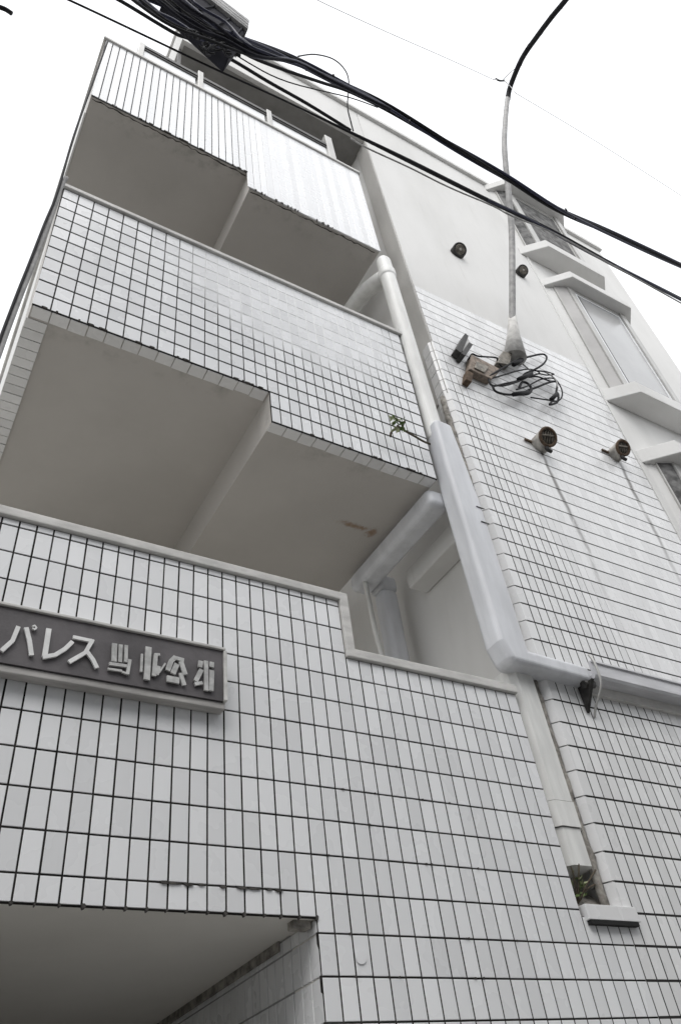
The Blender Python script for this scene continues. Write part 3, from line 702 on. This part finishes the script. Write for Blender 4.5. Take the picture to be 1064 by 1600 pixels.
# wall bracket box, brown junction box, black clamp
jb = empty('junction_box', P(1.39, 0.985, 2.0))
tag(jb, 'brown weathered junction box under the service cable anchor', 'junction box')
def quad_box(px, y0, y1):
    q = [at(a,b,y0) for a,b in px]; return MB().prism_y([(p.x,p.z) for p in q], y0, y1)
quad_box([(736,553),(783,577),(768,592),(733,576)], 0.972, 0.999).build('box', 'box_brown', jb, bevel=0.003)
quad_box([(745,564),(764,573),(757,582),(741,574)], 0.967, 0.9715).build('cover', 'vent_metal', jb, bevel=0.002)
quad_box([(730,578),(740,583),(737,597),(728,592)], 0.975, 0.999).build('gland', 'rust', jb, bevel=0.002)
ck = empty('cable_clamp', P(1.33, 0.985, 2.1))
tag(ck, 'small black steel cable clamp on the tiles left of the service anchor', 'clamp')
quad_box([(727,520),(732,525),(721,552),(712,545)], 0.970, 0.999).build('jaw', 'steel_dark', ck, bevel=0.002)
quad_box([(733,534),(739,538),(727,556),(721,552)], 0.965, 0.999).build('jaw', 'steel_dark', ck, bevel=0.002)
quad_box([(729,526),(734,534),(724,549),(719,543)], 0.974, 0.998).build('screw_plate', 'aluminium', ck)
an = empty('anchor_bracket', P(1.52, 0.985, 2.15))
tag(an, 'grey steel anchor plate where the service cable meets the wall', 'bracket')
quad_box([(786,548),(800,552),(796,570),(776,566)], 0.974, 0.999).build('plate', 'vent_metal', an, bevel=0.002)
co = empty('cable_coil', P(1.55, 0.97, 2.05))
tag(co, 'slack black cable coiled in loose loops below the service anchor', 'cable')
z6 = lambda c, y: at(680+c[0]*0.2256, 480+c[1]*0.2256, y)
loops = [[(370,480),(470,420),(560,370),(640,345),(740,325),(770,350),(745,395),(680,435),(620,460),(580,505),(480,530),(400,545),(370,510),(380,480)],
         [(395,545),(420,585),(500,605),(590,600),(640,575),(700,555),(790,520),(840,520),(835,590),(815,640),(790,675),(845,655),(850,600)],
         [(600,390),(660,440),(690,440),(760,450),(830,500),(845,560)],
         [(580,560),(600,520),(640,530),(665,570),(640,600),(590,605)],
         [(470,420),(430,380),(420,350),(300,340),(255,325),(230,360)],
         [(645,485),(700,480),(760,500),(800,515)],
         [(385,495),(470,470),(570,440),(660,430),(720,455),(650,480),(560,520),(470,545),(410,540)],
         [(560,570),(640,545),(730,500),(820,495),(870,560),(875,620),(840,650),(760,640),(660,625)],
         [(690,440),(760,445),(820,465),(770,470),(720,460)]]
for i, lp in enumerate(loops):
    MB().tube(smooth_path([z6(c, 0.975-0.006*math.sin(k_*1.3+i)) for k_,c in enumerate(lp)],5), (0.0036,0.0038,0.0028,0.0046,0.0030,0.0032,0.0026,0.0026,0.0024)[i], 6).build('loop', 'cable_black' if i != 2 else 'cable_grey', co)
for a, b in (((540,400),(600,365)),((575,500),(665,460)),((540,605),(640,590)),((800,640),(840,600))):
    MB().tube([z6(a,0.970), z6(b,0.970)], 0.0075, 7).build('tape_wrap', 'cable_black', co)

# ================================================================== OVERHEAD CABLES
def cable(name, label, pxs, y, r, mat='cable_black', cat='cable', group=None, parent=None, n=5):
    pts = smooth_path([at(a,b,(y if not isinstance(y,tuple) else y[0]+(y[1]-y[0])*i/(len(pxs)-1))) for i,(a,b) in enumerate(pxs)], n)
    o = MB().tube(pts, r, 7).build(name, mat, parent)
    if label: tag(o, label, cat, group)
    return o
YA = 0.60
A = [(150,-38),(250,2),(340,44),(440,84),(520,124),(600,165),(700,225),(790,277),(870,325),(960,367),(1064,415),(1150,455)]
ba = empty('cable_bundle', PV(at(600,165,YA))); tag(ba, 'thick twisted bundle of black overhead cables crossing above the roof edge', 'cable')
ptsA = smooth_path([at(a,b,YA) for a,b in A], 7)
for i in range(4):
    r_ = (0.0066,0.0054,0.0052,0.0042)[i]
    q = []
    for k_, p in enumerate(ptsA):
        ph = k_*0.16+i*1.7; amp = 0.0078 if i else 0.0
        q.append(p+Vector((0, amp*math.cos(ph), amp*math.sin(ph)+0.0008*math.sin(k_*0.7+i))))
    MB().tube(q, r_, 7).build('strand', ('cable_black','cable_navy','cable_black','cable_navy')[i], ba)
for (a,b) in ((466,92),(521,118),(478,108),(884,328),(898,340),(560,150),(640,190)):
    p = at(a,b,YA-0.012); MB().tube([p+Vector((0,0,-0.008)), p+Vector((0.001,0,0.010))], 0.0032, 6).build('clip', 'cable_black', ba)
ws = empty('support_wire', PV(at(300,20,YA))); tag(ws, 'slack black cable sagging just under the thick overhead bundle', 'cable')
cable('strand', None, [(120,-60),(235,-2),(300,32),(380,82),(430,104),(500,128),(545,143),(600,170),(660,204),(720,238),(790,279)], YA+0.008, 0.0048, 'cable_black', parent=ws)
B = [(60,-22),(130,10),(240,62),(330,105),(440,155),(550,208),(640,252),(760,312),(860,360),(960,415),(1064,468),(1140,510)]
bb = empty('cable_bundle', PV(at(550,208,0.66))); tag(bb, 'thinner black overhead cable pair running across the balcony railing', 'cable')
ptsB = smooth_path([at(a,b,0.66) for a,b in B], 6)
nB_ = len(ptsB)
MB().tube(ptsB, 0.0050, 7, scales=[0.55+0.9*min(1,max(0,(k_/nB_-0.38)*6)) for k_ in range(nB_)]).build('strand', 'cable_black', bb)
MB().tube([p+Vector((0,0.003*math.cos(k_*0.5),-0.0045+0.0015*math.sin(k_*0.6))) for k_,p in enumerate(ptsB) if k_ > nB_*0.62], 0.0048, 7).build('strand', 'cable_navy', bb)
cable('overhead_cable', 'grey cable drooping from the pilaster along the plain wall', [(548,216),(575,232),(640,262),(700,292),(770,322),(800,338),(860,362),(945,408),(1064,474)], (0.72,0.64), 0.0028, 'cable_grey')
cable('overhead_cable', 'thin black wire slanting over the pale roof edge', [(300,40),(385,96),(450,128),(545,152),(590,168)], 0.62, 0.0018)
cable('overhead_cable', 'thick black cable leading past the dark roof soffit', [(130,-30),(190,2),(270,50),(300,62),(360,92),(420,128),(480,162),(548,204)], 0.70, 0.0052)
tang = empty('cable_bundle', PV(at(330,40,0.545))); tag(tang, 'dense tangle of black telecom cables gathered over the upper balcony', 'cable')
tr = random.Random(21)
for i in range(15):
    dx = tr.uniform(-8, 108); w1, w2 = tr.uniform(-7,7), tr.uniform(-6,6)
    cable('strand', None, [(128+dx*1.15,-62),(205+dx,2+w1*0.4),(262+dx*0.92,36+w2),(322+dx*0.62,62+w1),(390+dx*0.28,84+w2*0.6),(462,98+w1*0.4),(530,130+w2*0.3),(610,171)], 0.556-0.003*i, tr.uniform(0.0030,0.0052), ('cable_black','cable_navy','closure')[i%3], parent=tang, n=4)
for i in range(9):
    q = at(tr.uniform(300,380), tr.uniform(52,84), 0.53); pts = [q+Vector((0.016*math.cos(a+i),0.006*math.sin(2*a),0.016*math.sin(a*1.3+i))) for a in [k_*0.7 for k_ in range(7)]]
    MB().tube(smooth_path(pts,3), 0.0024, 5).build('loose_tail', 'cable_black', tang)
cable('overhead_cable', 'black cable loop arching up from the bundle and dropping to the pilaster', [(466,88),(492,85),(520,92),(538,108),(545,128),(543,165),(548,190),(552,205)], (0.60,0.74), 0.0024)
gwv = empty('guy_wire', PV(at(785,125,0.42))); tag(gwv, 'thin pale guy wire with a small black insulator high in the sky', 'wire')
cable('strand', None, [(440,-30),(500,2),(600,48),(700,92),(770,124)], 0.42, 0.0011, 'wire_pale', parent=gwv)
cable('strand', None, [(806,146),(900,202),(980,252),(1064,306),(1120,342)], 0.42, 0.0011, 'wire_pale', parent=gwv)
cable('strand', None, [(770,124),(786,126),(796,134),(806,146)], 0.42, 0.0014, 'wire_pale', parent=gwv)
cable('insulator', None, [(774,123),(780,126),(787,126)], 0.42, 0.0034, 'cable_black', parent=gwv)
cable('tie', None, [(785,126),(796,114),(806,106)], (0.42,0.55), 0.0016, 'cable_black', parent=gwv)
cable('overhead_cable', 'short black cable end hanging alone in the open sky', [(-60,-6),(-25,2),(0,11),(10,15),(19,21)], 0.55, 0.0042)
cable('drop_cable', 'dark cable hanging slack along the left edge of the building', [(104,278),(96,292),(78,345),(55,405),(35,455),(12,515),(-10,575),(-40,640)], (0.955,0.93), 0.0060, 'cable_grey')
cable('drop_cable', 'thin black cable twisted beside the hanging grey cable', [(169,64),(146,128),(116,212),(91,298),(70,350),(46,412),(30,452),(6,515),(-16,575),(-46,640)], (0.95,0.925), 0.0030, 'cable_black')
# splice closure hung in the tangle
cl = empty('splice_closure', PV(at(320,30,0.56))); tag(cl, 'dark ribbed splice closure hung among the overhead cables', 'splice box')
def ray_box(px, y0, y1):
    f = [at(a,b,y0) for a,b in px]; d = Vector((0,y1-y0,0)); return MB().face_set(f+[p+d for p in f],[(0,1,2,3),(7,6,5,4),(0,4,5,1),(1,5,6,2),(2,6,7,3),(3,7,4,0)])
ray_box([(262,-22),(318,-22),(387,44),(366,72)], 0.56, 0.63).build('body', 'closure', cl, bevel=0.004)
ray_box([(303,-22),(320,-22),(390,31),(388,45)], 0.55, 0.63).build('lid', 'cable_grey', cl, bevel=0.001)
for k_ in range(3): MB().tube([far_pt(308+k_*5,-22,0.1)*(at(308,-22,0.548).length/0.1), at(388.4+0.5*k_,43-4*k_,0.548)], 0.0009, 5).build('rib', 'wire_pale', cl)
for t in (0.15,0.42,0.70,0.93):
    a = at(262+104*t,-22+94*t,0.557); b = at(318+69*t,-22+66*t,0.557)
    MB().tube([a,b], 0.0022, 6).build('rib', 'closure', cl)
for i, (px, py) in enumerate(((340,66),(352,74),(366,78),(330,58),(374,70))):
    p = at(px,py,0.57); pts = [p+Vector((0.012*math.cos(a+i)*(1+0.2*i),0.006*math.sin(2*a),0.010*math.sin(a)))for a in [k_*0.7 for k_ in range(8)]]
    MB().tube(smooth_path(pts,3), 0.0032, 6).build('pigtail', 'cable_black', cl)

# ================================================================== SMALL PLANTS
def sprout(label, pts, leaves, r, seed):
    rr = random.Random(seed); e_ = empty('wall_weed', PV(pts[0][0])); tag(e_, label, 'plant', None)
    for path in pts: MB().tube(smooth_path(path,4), r, 5, scales=None).build('stem', 'twig', e_)
    lm = {}
    for k_, (p, s_) in enumerate(leaves):
        d = Vector((rr.uniform(-1,1), rr.uniform(-1,0.2), rr.uniform(-0.3,1))).normalized(); sd_ = d.cross(Vector((rr.uniform(-1,1),1,rr.uniform(-1,1)))).normalized()
        up_ = d.cross(sd_)*0.25
        MB().face_set([p, p+d*s_*0.5+sd_*s_*0.22+up_*s_*0.4, p+d*s_, p+d*s_*0.5-sd_*s_*0.22+up_*s_*0.4, p+d*s_*0.5-up_*s_*0.05],[(0,4,1),(1,4,2),(2,4,3),(3,4,0)]).build('leaf', ('leaf','leaf_pale')[k_%2], e_)
yy = 0.975
st = [[at(672,694,yy), at(662,690,yy), at(648,682,yy-0.006), at(632,673,yy-0.012), at(620,665,yy-0.015)], [at(632,673,yy-0.012), at(626,660,yy-0.02), at(619,655,yy-0.02)], [at(622,667,yy-0.014), at(612,674,yy-0.018), at(610,682,yy-0.02)], [at(628,668,yy-0.014), at(632,658,yy-0.018)]]
lv = [(at(620+rnd.uniform(-12,10),664+rnd.uniform(-11,14),yy-0.02), rnd.uniform(0.012,0.022)) for _ in range(34)]
sprout('weed sprouting from the broken downpipe joint over balcony tiles', st, lv, 0.0030, 5)
q = Vector((1.104,1.02,0.372))
st = [[q, q+Vector((0.004,-0.01,0.025)), q+Vector((0.012,-0.018,0.06))], [q, q+Vector((-0.002,-0.01,0.03)), q+Vector((-0.006,-0.015,0.055))], [q, q+Vector((0.02,-0.012,0.02)), q+Vector((0.04,-0.015,0.028))], [q+Vector((-0.004,-0.01,0)), q+Vector((0.002,-0.03,0.02)), q+Vector((0.03,-0.035,0.045))]]
lv = [(q+Vector((rnd.uniform(-0.006,0.016), rnd.uniform(-0.02,0), rnd.uniform(0.0,0.045))), rnd.uniform(0.010,0.018)) for _ in range(18)]
sprout('dry brown weed growing in the foot of the pipe slot', st, lv, 0.0016, 8)
